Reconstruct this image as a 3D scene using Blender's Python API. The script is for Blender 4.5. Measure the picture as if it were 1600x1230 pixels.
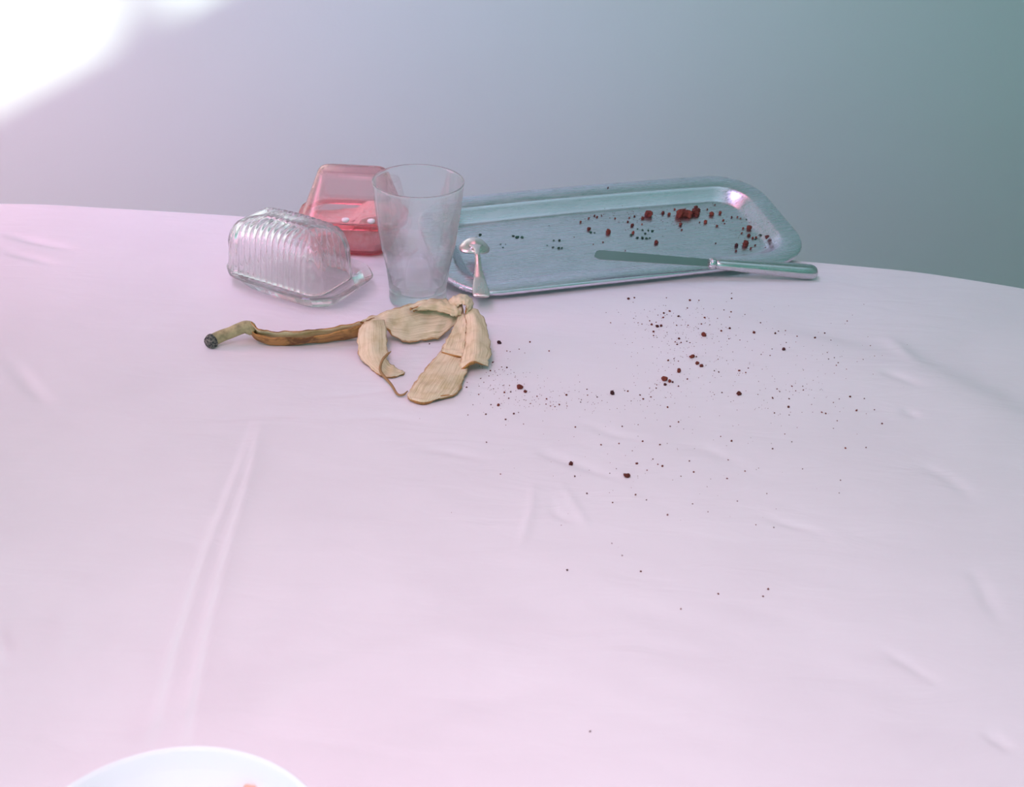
import bpy, bmesh, math, random
import numpy as np
from mathutils import Vector, Matrix

# ------------------------------------------------------------------ clear
for o in list(bpy.data.objects):
    bpy.data.objects.remove(o, do_unlink=True)
scene = bpy.context.scene
COL = scene.collection
random.seed(7)
rng = np.random.default_rng(11)

# ------------------------------------------------------------------ camera
TZ = 0.75                                   # table-top height
FPX = 2000.0                                # focal length in pixels of a 1600 wide frame
PITCH, ROLL = math.radians(30.4), math.radians(2.7)
CAM = Vector((0, 0, TZ + 0.53))
Fv = Vector((0, math.cos(PITCH), -math.sin(PITCH)))
R0 = Vector((1, 0, 0)); U0 = Vector((0, math.sin(PITCH), math.cos(PITCH)))
Rv = R0 * math.cos(ROLL) + U0 * math.sin(ROLL)
Uv = U0 * math.cos(ROLL) - R0 * math.sin(ROLL)
cam_d = bpy.data.cameras.new('camera')
cam = bpy.data.objects.new('camera', cam_d); COL.objects.link(cam)
M = Matrix((Rv, Uv, -Fv)).transposed().to_4x4(); M.translation = CAM
cam.matrix_world = M
cam_d.sensor_fit = 'HORIZONTAL'; cam_d.sensor_width = 36.0
cam_d.lens = FPX / 1600 * 36.0
cam_d.clip_start = 0.02
cam_d.dof.use_dof = True; cam_d.dof.focus_distance = 1.13; cam_d.dof.aperture_fstop = 13.0
scene.camera = cam

# ------------------------------------------------------------------ world, sun, lamps, exposure
world = bpy.data.worlds.new('world'); scene.world = world
world.use_nodes = True
bg = world.node_tree.nodes['Background']
bg.inputs[0].default_value = (0.33, 1.0, 0.91, 1); bg.inputs[1].default_value = 0.83

def lamp(name, kind, loc, target, energy, color, size=None, size_y=None, angle=None, spread=None):
    d = bpy.data.lights.new(name, kind); d.energy = energy; d.color = color
    if kind == 'AREA':
        d.shape = 'RECTANGLE'; d.size = size; d.size_y = size_y or size
    if angle is not None: d.angle = angle
    if spread is not None: d.spread = math.radians(spread)
    o = bpy.data.objects.new(name, d); COL.objects.link(o)
    o.location = loc
    o.rotation_euler = (Vector(target) - Vector(loc)).to_track_quat('-Z', 'Y').to_euler()
    return o
SUN_DIR = Vector((-1.0, 1.0, -0.531))
lamp('sun', 'SUN', (3, -1.5, 3), Vector((3, -1.5, 3)) + SUN_DIR, 12.0, (1.0, 0.87, 0.78), angle=math.radians(1.8))
lamp('left_wall_wash', 'AREA', (-1.5, 0.95, 1.05), (-0.62, 1.9, 0.75), 12.0, (1.0, 0.37, 0.61), 0.7, 0.7, spread=120)  # added lamp washing the left of the back wall pink; no window here
lamp('mid_wall_wash', 'AREA', (-0.55, 0.75, 2.3), (-0.06, 1.9, 0.75), 2.2, (0.68, 0.56, 1.0), 0.5, 0.4, spread=62)  # extra unseen lamp lifting the middle of the wall, no window behind it
lamp('front_top_fill', 'AREA', (-0.15, 0.05, 1.85), (0.03, 0.36, 0.75), 4.25, (1.0, 0.63, 0.81), 0.6, 0.5, spread=100)  # added overhead fill that brightens the near cloth, not a real window
lamp('right_top_fill', 'AREA', (0.75, 0.75, 2.2), (0.5, 0.75, 0.75), 0.62, (0.58, 0.86, 1.0), 1.2, 1.1, spread=80)  # invented cool fill over the right of the table; the ceiling is closed
lamp('back_top_fill', 'AREA', (-0.45, 1.45, 2.25), (-0.3, 0.75, 0.75), 0.85, (1.0, 0.38, 0.52), 0.9, 0.5, spread=90)  # added pinkish fill from above the back, for highlights and the left cloth

vs = scene.view_settings
vs.view_transform = 'Standard'; vs.look = 'None'; vs.gamma = 1.0; vs.exposure = 0.0
vs.use_curve_mapping = False

# ------------------------------------------------------------------ helpers
def ray(px, py):
    return Fv + Rv * ((px - 800) / FPX) - Uv * ((py - 615) / FPX)
def at(px, py, z=TZ):
    d = ray(px, py); return CAM + d * ((z - CAM.z) / d.z)
def pxm(p):                                 # pixels per metre at a point
    return FPX / ((Vector(p) - CAM).dot(Fv))
def tag(o, label=None, cat=None, group=None, kind=None):
    if label: o['label'] = label
    if cat: o['category'] = cat
    if group: o['group'] = group
    if kind: o['kind'] = kind
    return o
def link(name, me, mats, parent=None, smooth=True):
    o = bpy.data.objects.new(name, me); COL.objects.link(o)
    if mats is not None and not me.materials:
        for m in (mats if isinstance(mats, (list, tuple)) else [mats]): me.materials.append(m)
    if smooth: me.polygons.foreach_set('use_smooth', [True] * len(me.polygons))
    if parent: o.parent = parent
    return o
def pyd(name, verts, faces):
    me = bpy.data.meshes.new(name)
    me.from_pydata([tuple(v) for v in verts], [], faces); me.update()
    return me
def bmo(name, bm, mats, parent=None, smooth=True, recalc=True):
    if recalc: bmesh.ops.recalc_face_normals(bm, faces=bm.faces)
    me = bpy.data.meshes.new(name); bm.to_mesh(me); bm.free()
    return link(name, me, mats, parent, smooth)
def empty(name, loc=(0, 0, 0), rot=None):
    o = bpy.data.objects.new(name, None); COL.objects.link(o); o.location = loc
    if rot is not None: o.rotation_euler = rot
    o.empty_display_size = 0.02
    return o
def box(bm, lo, hi):
    lo = Vector(lo); hi = Vector(hi)
    bmesh.ops.create_cube(bm, size=1, matrix=Matrix.Translation((lo + hi) / 2) @ Matrix.Diagonal((*(hi - lo), 1)))
def dense(rows, d=0.0005):                   # support loops beside every ring, so smooth shading stays local
    out = []
    for a, b in zip(rows[:-1], rows[1:]):
        a = np.array(a, float); b = np.array(b, float)
        L = np.linalg.norm(b - a, axis=-1).max() if a.ndim > 1 else np.linalg.norm(b - a)
        out.append(a)
        if L > 3 * d: out += [a + (b - a) * d / L, b - (b - a) * d / L]
    out.append(np.array(rows[-1], float))
    return out
def lathe(profile, n=72):                   # closed surface from an r,z profile
    profile = [tuple(p) for p in dense(profile)]
    bm = bmesh.new(); rings = []
    for r, z in profile:
        if r < 1e-6: rings.append([bm.verts.new((0, 0, z))])
        else: rings.append([bm.verts.new((r * math.cos(2 * math.pi * k / n), r * math.sin(2 * math.pi * k / n), z)) for k in range(n)])
    for a, b in zip(rings[:-1], rings[1:]):
        for k in range(n):
            k2 = (k + 1) % n
            if len(a) == 1 and len(b) == 1: continue
            if len(a) == 1: bm.faces.new((a[0], b[k2], b[k]))
            elif len(b) == 1: bm.faces.new((a[k], a[k2], b[0]))
            else: bm.faces.new((a[k], a[k2], b[k2], b[k]))
    return bm
def crom(pts, n):                           # Catmull-Rom through points
    P = [np.array(p, float) for p in pts]
    P = [2 * P[0] - P[1]] + P + [2 * P[-1] - P[-2]]
    out = []
    m = len(pts) - 1
    for i in range(n):
        t = i / (n - 1) * m; k = min(int(t), m - 1); t -= k
        a, b, c, d = P[k:k + 4]
        out.append(0.5 * (2 * b + (c - a) * t + (2 * a - 5 * b + 4 * c - d) * t * t + (3 * b - a - 3 * c + d) * t ** 3))
    return out
def tube(pts, radii, n=12, caps=True):
    bm = bmesh.new(); rings = []
    P = [Vector(p) for p in pts]
    ref = Vector((0, 0, 1))
    for i, p in enumerate(P):
        t = (P[min(i + 1, len(P) - 1)] - P[max(i - 1, 0)]).normalized()
        s = t.cross(ref)
        if s.length < 1e-4: s = t.cross(Vector((1, 0, 0)))
        s.normalize(); u = s.cross(t)
        rings.append([bm.verts.new(p + (s * math.cos(2 * math.pi * k / n) + u * math.sin(2 * math.pi * k / n)) * radii[i]) for k in range(n)])
    for a, b in zip(rings[:-1], rings[1:]):
        for k in range(n): bm.faces.new((a[k], a[(k + 1) % n], b[(k + 1) % n], b[k]))
    if caps:
        bm.faces.new(rings[0][::-1]); bm.faces.new(rings[-1])
    return bm
def rring(hx, hy, r, n, z, nside=1):        # rounded rectangle outline, 4*n points
    out = []
    for q in range(4):
        cx = (hx - r) * (1 if q in (0, 3) else -1); cy = (hy - r) * (1 if q in (0, 1) else -1)
        for k in range(n):
            a = math.pi / 2 * (q + k / (n - 1))
            out.append((cx + r * math.cos(a), cy + r * math.sin(a), z))
    return out
def loft(rings, cap0=True, cap1=True):
    rings = dense(rings)
    bm = bmesh.new()
    V = [[bm.verts.new(p) for p in r] for r in rings]
    n = len(V[0])
    for a, b in zip(V[:-1], V[1:]):
        for k in range(n): bm.faces.new((a[k], a[(k + 1) % n], b[(k + 1) % n], b[k]))
    if cap0: bm.faces.new(V[0][::-1])
    if cap1: bm.faces.new(V[-1])
    return bm

# ------------------------------------------------------------------ materials
def mat(name, color=(0.8, 0.8, 0.8), rough=0.5, metal=0.0, trans=0.0, ior=1.45, **kw):
    m = bpy.data.materials.new(name); m.use_nodes = True
    b = m.node_tree.nodes['Principled BSDF']
    b.inputs['Base Color'].default_value = (*color, 1)
    b.inputs['Roughness'].default_value = rough
    b.inputs['Metallic'].default_value = metal
    b.inputs['Transmission Weight'].default_value = trans
    b.inputs['IOR'].default_value = ior
    for k, v in kw.items(): b.inputs[k.replace('_', ' ')].default_value = v
    return m
def nd(m, t, **kw):
    n = m.node_tree.nodes.new(t)
    for k, v in kw.items():
        if hasattr(n, k): setattr(n, k, v)
        else: n.inputs[k].default_value = v
    return n
def lk(m, a, b): m.node_tree.links.new(a, b)
def bsdf(m): return m.node_tree.nodes['Principled BSDF']
def ramp(m, fac, stops):
    r = nd(m, 'ShaderNodeValToRGB'); e = r.color_ramp.elements
    while len(e) < len(stops): e.new(0.5)
    for x, (p, c) in zip(e, stops): x.position = p; x.color = (*c, 1)
    lk(m, fac, r.inputs[0]); return r.outputs[0]
def noise(m, vec, scale, detail=4.0, rough=0.55):
    n = nd(m, 'ShaderNodeTexNoise'); n.inputs['Scale'].default_value = scale
    n.inputs['Detail'].default_value = detail; n.inputs['Roughness'].default_value = rough
    if vec is not None: lk(m, vec, n.inputs['Vector'])
    return n
def mapping(m, src, scale):
    tc = nd(m, 'ShaderNodeTexCoord'); mp = nd(m, 'ShaderNodeMapping'); mp.inputs['Scale'].default_value = scale
    lk(m, tc.outputs[src], mp.inputs['Vector']); return mp.outputs[0]
def bump(m, h, strength, dist):
    b = nd(m, 'ShaderNodeBump'); b.inputs['Strength'].default_value = strength; b.inputs['Distance'].default_value = dist
    lk(m, h, b.inputs['Height']); lk(m, b.outputs[0], bsdf(m).inputs['Normal']); return b

# painted plaster
def plaster(name, c):
    m = mat(name, c, 0.85)
    v = mapping(m, 'Object', (1, 1, 1))
    n = noise(m, v, 3.0, 5)
    lk(m, ramp(m, n.outputs[0], [(0.3, tuple(x * 0.97 for x in c)), (0.7, c)]), bsdf(m).inputs['Base Color'])
    bump(m, noise(m, v, 180.0, 3).outputs[0], 0.12, 0.002)
    return m
M_WALL = plaster('wall_paint', (0.465, 0.67, 0.625))
M_CEIL = plaster('ceiling_paint', (0.58, 0.56, 0.57))
M_FLOOR = mat('floor_boards', (0.28, 0.20, 0.14), 0.5)
v = mapping(M_FLOOR, 'Object', (1, 12, 1))
lk(M_FLOOR, ramp(M_FLOOR, noise(M_FLOOR, v, 4.0).outputs[0], [(0.3, (0.22, 0.15, 0.10)), (0.7, (0.36, 0.26, 0.18))]), bsdf(M_FLOOR).inputs['Base Color'])
M_WFRAME = mat('window_frame_paint', (0.82, 0.82, 0.80), 0.45)
M_WOOD = mat('table_wood', (0.42, 0.30, 0.20), 0.5)
v = mapping(M_WOOD, 'Object', (2, 25, 25))
lk(M_WOOD, ramp(M_WOOD, noise(M_WOOD, v, 3.0).outputs[0], [(0.3, (0.33, 0.22, 0.14)), (0.7, (0.50, 0.37, 0.26))]), bsdf(M_WOOD).inputs['Base Color'])

M_CLOTH = mat('white_cotton', (0.83, 0.82, 0.84), 0.92)
bsdf(M_CLOTH).inputs['Specular IOR Level'].default_value = 0.2
bsdf(M_CLOTH).inputs['Sheen Weight'].default_value = 0.12
v = mapping(M_CLOTH, 'Object', (1, 1, 1))
w1 = nd(M_CLOTH, 'ShaderNodeTexWave', bands_direction='X'); w1.inputs['Scale'].default_value = 420; lk(M_CLOTH, v, w1.inputs['Vector'])
w2 = nd(M_CLOTH, 'ShaderNodeTexWave', bands_direction='Y'); w2.inputs['Scale'].default_value = 420; lk(M_CLOTH, v, w2.inputs['Vector'])
ad = nd(M_CLOTH, 'ShaderNodeMath', operation='ADD'); lk(M_CLOTH, w1.outputs[1], ad.inputs[0]); lk(M_CLOTH, w2.outputs[1], ad.inputs[1])
b1 = bump(M_CLOTH, ad.outputs[0], 0.08, 0.0004)
vw = nd(M_CLOTH, 'ShaderNodeMapping'); vw.inputs['Scale'].default_value = (0.55, 1.6, 1.0); vw.inputs['Rotation'].default_value = (0, 0, 0.25); lk(M_CLOTH, v, vw.inputs['Vector'])
wn = noise(M_CLOTH, vw.outputs[0], 26.0, 3, 0.5); wn.inputs['Distortion'].default_value = 0.8
b2 = nd(M_CLOTH, 'ShaderNodeBump'); b2.inputs['Strength'].default_value = 0.5; b2.inputs['Distance'].default_value = 0.0022
lk(M_CLOTH, wn.outputs[0], b2.inputs['Height']); lk(M_CLOTH, b2.outputs[0], b1.inputs['Normal'])
lk(M_CLOTH, ramp(M_CLOTH, noise(M_CLOTH, v, 9.0, 6).outputs[0], [(0.25, (0.80, 0.775, 0.81)), (0.6, (0.84, 0.815, 0.85))]), bsdf(M_CLOTH).inputs['Base Color'])

M_GLASS = mat('clear_glass', (0.985, 0.997, 0.993), 0.02, 0, 0.97, 1.40)
M_PRESSED = mat('pressed_clear_plastic', (0.998, 0.990, 0.993), 0.02, 0, 0.95, 1.40)
M_PINK = mat('pink_clear_plastic', (0.995, 0.97, 0.975), 0.06, 0, 0.97, 1.33)
M_PINKBASE = mat('pink_frosted_plastic', (0.99, 0.92, 0.93), 0.22, 0, 0.92, 1.33)
M_PINKLINE = mat('pink_plastic_rim', (0.98, 0.75, 0.77), 0.12, 0, 0.95, 1.36)
def absorb(m, col, dens):
    v_ = nd(m, 'ShaderNodeVolumeAbsorption'); v_.inputs['Color'].default_value = (*col, 1); v_.inputs['Density'].default_value = dens
    lk(m, v_.outputs[0], m.node_tree.nodes['Material Output'].inputs['Volume'])
absorb(M_PINK, (1.0, 0.28, 0.31), 105); absorb(M_PINKBASE, (1.0, 0.30, 0.33), 95); absorb(M_PINKLINE, (1.0, 0.22, 0.25), 220)
M_SUGAR = mat('pink_granules', (0.86, 0.42, 0.40), 0.9)
v = mapping(M_SUGAR, 'Object', (1, 1, 1))
sn = noise(M_SUGAR, v, 260.0, 5)
lk(M_SUGAR, ramp(M_SUGAR, sn.outputs[0], [(0.3, (0.88, 0.52, 0.50)), (0.7, (0.97, 0.80, 0.76))]), bsdf(M_SUGAR).inputs['Base Color'])
bump(M_SUGAR, sn.outputs[0], 0.8, 0.002)
def thin(m, share, tint):
    out = m.node_tree.nodes['Material Output']; tr = nd(m, 'ShaderNodeBsdfTransparent'); tr.inputs[0].default_value = (*tint, 1)
    mx = nd(m, 'ShaderNodeMixShader'); mx.inputs[0].default_value = share
    lk(m, bsdf(m).outputs[0], mx.inputs[1]); lk(m, tr.outputs[0], mx.inputs[2]); lk(m, mx.outputs[0], out.inputs['Surface'])
thin(M_GLASS, 0.30, (0.99, 1.0, 1.0)); thin(M_PRESSED, 0.12, (1.0, 0.99, 0.99)); thin(M_PINK, 0.30, (1.0, 0.95, 0.955)); thin(M_PINKBASE, 0.45, (1.0, 0.93, 0.94))
M_WHITE = mat('white_glaze', (0.88, 0.96, 0.97), 0.12)
M_STUD = mat('white_plastic', (0.85, 0.82, 0.82), 0.35)

def steel(name, c, r, streak, aniso=0.0):
    m = mat(name, c, r, 1.0)
    v = mapping(m, 'Object', streak)
    n = noise(m, v, 8.0, 8, 0.65)
    rm = nd(m, 'ShaderNodeMapRange'); rm.inputs['From Min'].default_value = 0.3; rm.inputs['From Max'].default_value = 0.7
    rm.inputs['To Min'].default_value = max(r - 0.08, 0.02); rm.inputs['To Max'].default_value = r + 0.12
    lk(m, n.outputs[0], rm.inputs['Value']); lk(m, rm.outputs[0], bsdf(m).inputs['Roughness'])
    v2 = mapping(m, 'Object', (1, 1, 1)); n2 = noise(m, v2, 14.0, 6)
    lk(m, ramp(m, n2.outputs[0], [(0.35, tuple(x * 0.92 for x in c)), (0.65, c)]), bsdf(m).inputs['Base Color'])
    bump(m, n.outputs[0], 0.025, 0.001)
    return m
M_TRAY = steel('worn_steel', (0.78, 0.75, 0.83), 0.27, (3, 60, 60))
M_SPOON = steel('polished_steel', (0.92, 0.79, 0.77), 0.30, (40, 6, 40))
M_BLADE = steel('blade_steel', (0.50, 0.50, 0.52), 0.16, (5, 60, 60))
M_KNIFE = steel('satin_steel', (0.66, 0.64, 0.67), 0.24, (5, 60, 60))

def peel_mat(name, c0, c1, streak_c, dark=None):
    m = mat(name, c0, 0.6)
    v = mapping(m, 'UV', (1.2, 26, 1))
    n = noise(m, v, 2.0, 5, 0.6)
    col = ramp(m, n.outputs[0], [(0.32, streak_c), (0.48, c1), (0.66, c0)])
    v2 = mapping(m, 'Object', (1, 1, 1)); n2 = noise(m, v2, 60.0, 5, 0.6)
    mx = nd(m, 'ShaderNodeMix', data_type='RGBA', blend_type='MULTIPLY'); mx.inputs[0].default_value = 1.0
    lk(m, col, mx.inputs[6])
    lk(m, ramp(m, n2.outputs[0], dark or [(0.30, (0.80, 0.76, 0.62)), (0.52, (1, 1, 1))]), mx.inputs[7])
    lk(m, mx.outputs[2], bsdf(m).inputs['Base Color'])
    bump(m, n.outputs[0], 0.5, 0.0012)
    bsdf(m).inputs['Subsurface Weight'].default_value = 0.08
    bsdf(m).inputs['Subsurface Radius'].default_value = (0.003, 0.002, 0.001)
    return m
M_PEELIN = peel_mat('peel_inside', (0.87, 0.75, 0.55), (0.77, 0.64, 0.43), (0.52, 0.42, 0.22))
def browned(m):                              # browned rim along the torn edges of a strip
    tc = nd(m, 'ShaderNodeTexCoord'); sp = nd(m, 'ShaderNodeSeparateXYZ'); lk(m, tc.outputs['UV'], sp.inputs[0])
    n_ = noise(m, tc.outputs['Object'], 130.0, 4)
    ab = nd(m, 'ShaderNodeMath', operation='SUBTRACT'); lk(m, sp.outputs[1], ab.inputs[0]); ab.inputs[1].default_value = 0.47
    a2 = nd(m, 'ShaderNodeMath', operation='ABSOLUTE'); lk(m, ab.outputs[0], a2.inputs[0])
    a3 = nd(m, 'ShaderNodeMath', operation='MULTIPLY_ADD'); lk(m, n_.outputs[0], a3.inputs[0]); a3.inputs[1].default_value = 0.16; lk(m, a2.outputs[0], a3.inputs[2])
    f = ramp(m, a3.outputs[0], [(0.515, (0, 0, 0)), (0.56, (0.8, 0.8, 0.8))])
    old = bsdf(m).inputs['Base Color'].links[0].from_socket
    mx = nd(m, 'ShaderNodeMix', data_type='RGBA'); lk(m, f, mx.inputs[0]); lk(m, old, mx.inputs[6]); mx.inputs[7].default_value = (0.46, 0.25, 0.10, 1)
    lk(m, mx.outputs[2], bsdf(m).inputs['Base Color'])
browned(M_PEELIN)
M_PEELOUT = peel_mat('peel_outside', (0.58, 0.30, 0.09), (0.50, 0.24, 0.07), (0.22, 0.10, 0.04), [(0.36, (0.35, 0.28, 0.22)), (0.5, (1, 1, 1))])
M_STEM = peel_mat('peel_stem', (0.52, 0.43, 0.22), (0.40, 0.35, 0.18), (0.12, 0.14, 0.10), [(0.36, (0.45, 0.48, 0.45)), (0.52, (1, 1, 1))])
M_STEMTIP = mat('stem_tip', (0.055, 0.06, 0.055), 0.9)
v = mapping(M_STEMTIP, 'Object', (1, 1, 1)); n = noise(M_STEMTIP, v, 500.0, 4)
lk(M_STEMTIP, ramp(M_STEMTIP, n.outputs[0], [(0.4, (0.03, 0.04, 0.04)), (0.65, (0.25, 0.25, 0.20))]), bsdf(M_STEMTIP).inputs['Base Color'])
bump(M_STEMTIP, n.outputs[0], 1.0, 0.002)
M_FIBRE = mat('dry_fibre', (0.34, 0.20, 0.09), 0.8)

def crumb_mat(name, a, b):
    m = mat(name, a, 0.85)
    v = mapping(m, 'Object', (1, 1, 1)); oi = nd(m, 'ShaderNodeObjectInfo')
    n = noise(m, v, 900.0, 3)
    ad = nd(m, 'ShaderNodeMath', operation='ADD'); lk(m, n.outputs[0], ad.inputs[0])
    ml = nd(m, 'ShaderNodeMath', operation='MULTIPLY_ADD'); lk(m, oi.outputs['Random'], ml.inputs[0]); ml.inputs[1].default_value = 0.6; ml.inputs[2].default_value = -0.3
    lk(m, ml.outputs[0], ad.inputs[1])
    lk(m, ramp(m, ad.outputs[0], [(0.2, a), (0.8, b)]), bsdf(m).inputs['Base Color'])
    bump(m, n.outputs[0], 0.7, 0.0006)
    return m
M_CRUMB = crumb_mat('red_cake', (0.085, 0.016, 0.014), (0.24, 0.05, 0.03))
M_DCRUMB = crumb_mat('dark_cake', (0.05, 0.015, 0.018), (0.14, 0.035, 0.035))
M_HERB = crumb_mat('green_fleck', (0.012, 0.05, 0.03), (0.03, 0.12, 0.07))
M_FOOD = mat('orange_food', (0.80, 0.50, 0.38), 0.6)

# ------------------------------------------------------------------ setting
YW, XR, ZC = 1.90, 1.40, 2.70
def slab(name, boxes, m, kind='structure'):
    bm = bmesh.new()
    for lo, hi in boxes: box(bm, lo, hi)
    o = bmo(name, bm, m, smooth=False); tag(o, kind=kind); return o
slab('floor', [((-3.2, -2.6, -0.05), (XR + 0.1, YW + 0.1, 0.0))], M_FLOOR)
slab('wall_back', [((-3.2, YW, 0), (XR + 0.1, YW + 0.1, ZC))], M_WALL)
slab('ceiling', [((-3.2, -2.6, ZC), (XR + 0.1, YW + 0.1, ZC + 0.05))], M_CEIL)
SILL = 0.652 + 0.531 * (XR + 0.8061)
WY0, WY1, WHEAD = -0.85, 0.16, 2.35
slab('wall_right', [((XR, -2.6, 0), (XR + 0.1, WY0, ZC)), ((XR, WY1, 0), (XR + 0.1, YW, ZC)),
                    ((XR, WY0, 0), (XR + 0.1, WY1, SILL)), ((XR, WY0, WHEAD), (XR + 0.1, WY1, ZC))], M_WALL)
win = empty('window_1', (XR, 0, SILL)); tag(win, kind='structure')
MY = YW - (XR + 0.640)
bm = bmesh.new()
for lo, hi in [((0.03, WY0, 0), (0.08, WY0 + 0.04, WHEAD - SILL)), ((0.03, WY1 - 0.04, 0), (0.08, WY1, WHEAD - SILL)), ((0.03, WY0, WHEAD - SILL - 0.04), (0.08, WY1, WHEAD - SILL))]: box(bm, lo, hi)
bmo('window_frame', bm, M_WFRAME, win, False)
bm = bmesh.new(); box(bm, (0.035, MY - 0.022, 0.0), (0.075, MY + 0.022, WHEAD - SILL)); bmo('window_mullion', bm, M_WFRAME, win, False)

# ------------------------------------------------------------------ table and cloth
EX = np.array([-1.2, -1.0, -0.8, -0.62, -0.545, -0.507, -0.313, -0.0076, 0.3046, 0.3996, 0.4999, 0.62, 0.75, 0.9, 1.2])
EY = np.array([1.12, 1.17, 1.21, 1.238, 1.2445, 1.2490, 1.2427, 1.2201, 1.1921, 1.1820, 1.1536, 1.105, 1.035, 0.93, 0.70])
xs = np.linspace(-1.2, 1.2, 481); ys = np.interp(xs, EX, EY)
k = np.exp(-0.5 * (np.arange(-12, 13) / 4.0) ** 2); k /= k.sum()
ysm = np.convolve(np.pad(ys, 12, 'edge'), k, 'valid')
def yedge(x): return np.interp(x, xs, ysm)

def poly_dist(X, Y, pts):                   # distance to a polyline, signed side and position along it (0..1)
    best = np.full(X.shape, 9.0); side = np.zeros(X.shape); pos = np.zeros(X.shape)
    seg = len(pts) - 1
    for i in range(seg):
        a = np.array(pts[i]); b = np.array(pts[i + 1]); d = b - a; L = d @ d
        t = np.clip(((X - a[0]) * d[0] + (Y - a[1]) * d[1]) / L, 0, 1)
        dx = X - a[0] - t * d[0]; dy = Y - a[1] - t * d[1]
        r = np.hypot(dx, dy); s = (d[0] * dy - d[1] * dx) / math.sqrt(L)
        m = r < best
        best = np.where(m, r, best); side = np.where(m, s, side); pos = np.where(m, (i + t) / seg, pos)
    return best, side, pos
def wpts(l): return [(at(x, y).x, at(x, y).y) for x, y in l]
# creases and folds of the cloth: pixels traced on the table plane, width, height, kind
CREASES = [
    ([(402, 640), (372, 730), (322, 860), (283, 990), (250, 1110), (235, 1200)], 0.0042, 0.0011, 's'),
    ([(408, 640), (392, 730), (352, 870), (322, 1000), (300, 1130), (290, 1230)], 0.0042, 0.0012, 's'),
    ([(1180, 505), (1260, 523), (1330, 537), (1410, 555)], 0.014, 0.0024, 't'),
    ([(1385, 535), (1430, 560), (1500, 590), (1600, 640), (1700, 690)], 0.017, 0.0034, 't'),
    ([(1380, 520), (1410, 548), (1440, 575)], 0.008, 0.0009, 'g'),
    ([(1370, 580), (1400, 590), (1450, 612)], 0.006, -0.0008, 'g'),
    ([(1405, 640), (1440, 655)], 0.005, -0.0009, 'g'),
    ([(832, 745), (832, 790), (820, 830), (806, 870)], 0.003, 0.0007, 'g'),
    ([(862, 770), (866, 800), (885, 812), (905, 805)], 0.003, -0.0006, 'g'),
    ([(870, 745), (905, 800), (925, 840)], 0.003, 0.0005, 'g'),
    ([(1180, 805), (1240, 822), (1305, 838)], 0.004, -0.0007, 'g'),
    ([(1040, 690), (1100, 700), (1180, 735)], 0.006, -0.0005, 'g'),
    ([(835, 700), (860, 712), (930, 735), (985, 752)], 0.005, -0.0008, 'g'),
    ([(640, 700), (700, 705), (780, 722)], 0.005, -0.0007, 'g'),
    ([(470, 622), (560, 615), (640, 605)], 0.004, -0.0006, 'g'),
    ([(480, 660), (600, 650), (700, 668)], 0.005, -0.0005, 'g'),
    ([(0, 365), (60, 378), (130, 392)], 0.006, -0.0012, 'g'),
    ([(0, 392), (50, 402), (95, 416)], 0.006, -0.0010, 'g'),
    ([(10, 560), (45, 600), (80, 640)], 0.006, -0.0009, 'g'),
    ([(0, 980), (5, 1010), (12, 1040)], 0.004, 0.0012, 'g'),
    ([(100, 930), (95, 990), (80, 1060)], 0.008, -0.0007, 'g'),
    ([(360, 1120), (420, 1040), (520, 960), (620, 905)], 0.016, -0.0016, 'g'),
    ([(200, 1160), (240, 1120), (300, 1060)], 0.010, -0.0012, 'g'),
    ([(480, 1180), (640, 1120), (780, 1080), (960, 1040)], 0.016, -0.0014, 'g'),
    ([(420, 1150), (470, 1090), (560, 1030), (700, 985)], 0.012, 0.0014, 'g'),
    ([(1365, 1005), (1420, 1040), (1480, 1080)], 0.004, -0.0006, 'g'),
    ([(1530, 1140), (1560, 1158), (1590, 1180)], 0.004, -0.0008, 'g'),
    ([(1515, 880), (1540, 930), (1570, 985)], 0.006, -0.0007, 'g'),
    ([(1420, 720), (1480, 745), (1530, 790)], 0.007, -0.0007, 'g'),
    ([(900, 655), (960, 680), (1040, 690)], 0.005, -0.0005, 'g'),
    ([(300, 660), (400, 650), (500, 645)], 0.004, -0.0004, 'g'),
]
CREASES = [(wpts(l), w, h * (3.0 if kd == 's' else 1.9 if kd == 'g' else 1.0), kd) for l, w, h, kd in CREASES]
WAVES = []
for i in range(26):
    lam = rng.uniform(0.025, 0.11); a = rng.normal(0.25, 0.45)
    WAVES.append((math.sin(a) * 2 * math.pi / lam, math.cos(a) * 2 * math.pi / lam, rng.uniform(0, 6.28), lam * rng.uniform(0.0012, 0.0028)))
def cloth_h(X, Y):
    X = np.asarray(X, float); Y = np.asarray(Y, float)
    h = np.zeros(X.shape)
    amp = np.clip((1.0 - Y) / 0.35, 0.22, 1.0)
    mod = 0.5 + 0.5 * np.sin(X * 9 + 1.3) * np.sin(Y * 11 + 0.4)
    for kx, ky, ph, A in WAVES: h += A * np.sin(kx * X + ky * Y + ph) * 0.75
    h *= amp * (0.4 + 0.6 * mod)
    for pts, w, hh, kd in CREASES:
        d, s, pos = poly_dist(X, Y, pts)
        fade = np.sin(np.clip(np.minimum(pos, 1 - pos) / 0.45, 0, 1) * math.pi / 2) ** 1.3
        if kd == 'g': h += hh * np.exp(-(d / w) ** 2) * fade
        elif kd == 't': h += -hh * fade * np.tanh(s / w) * np.exp(-(d / (w * 5)) ** 2)
        else:
            e = np.exp(-(d / (w * 2.2)) ** 2)
            h += hh * fade * (np.exp(-(d / (w * 0.6)) ** 2) * 0.6 + e * 0.5 * np.tanh(s / (w * 0.5)))
    return h
def tz(x, y): return TZ + float(cloth_h(np.array([x]), np.array([y]))[0])

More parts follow.
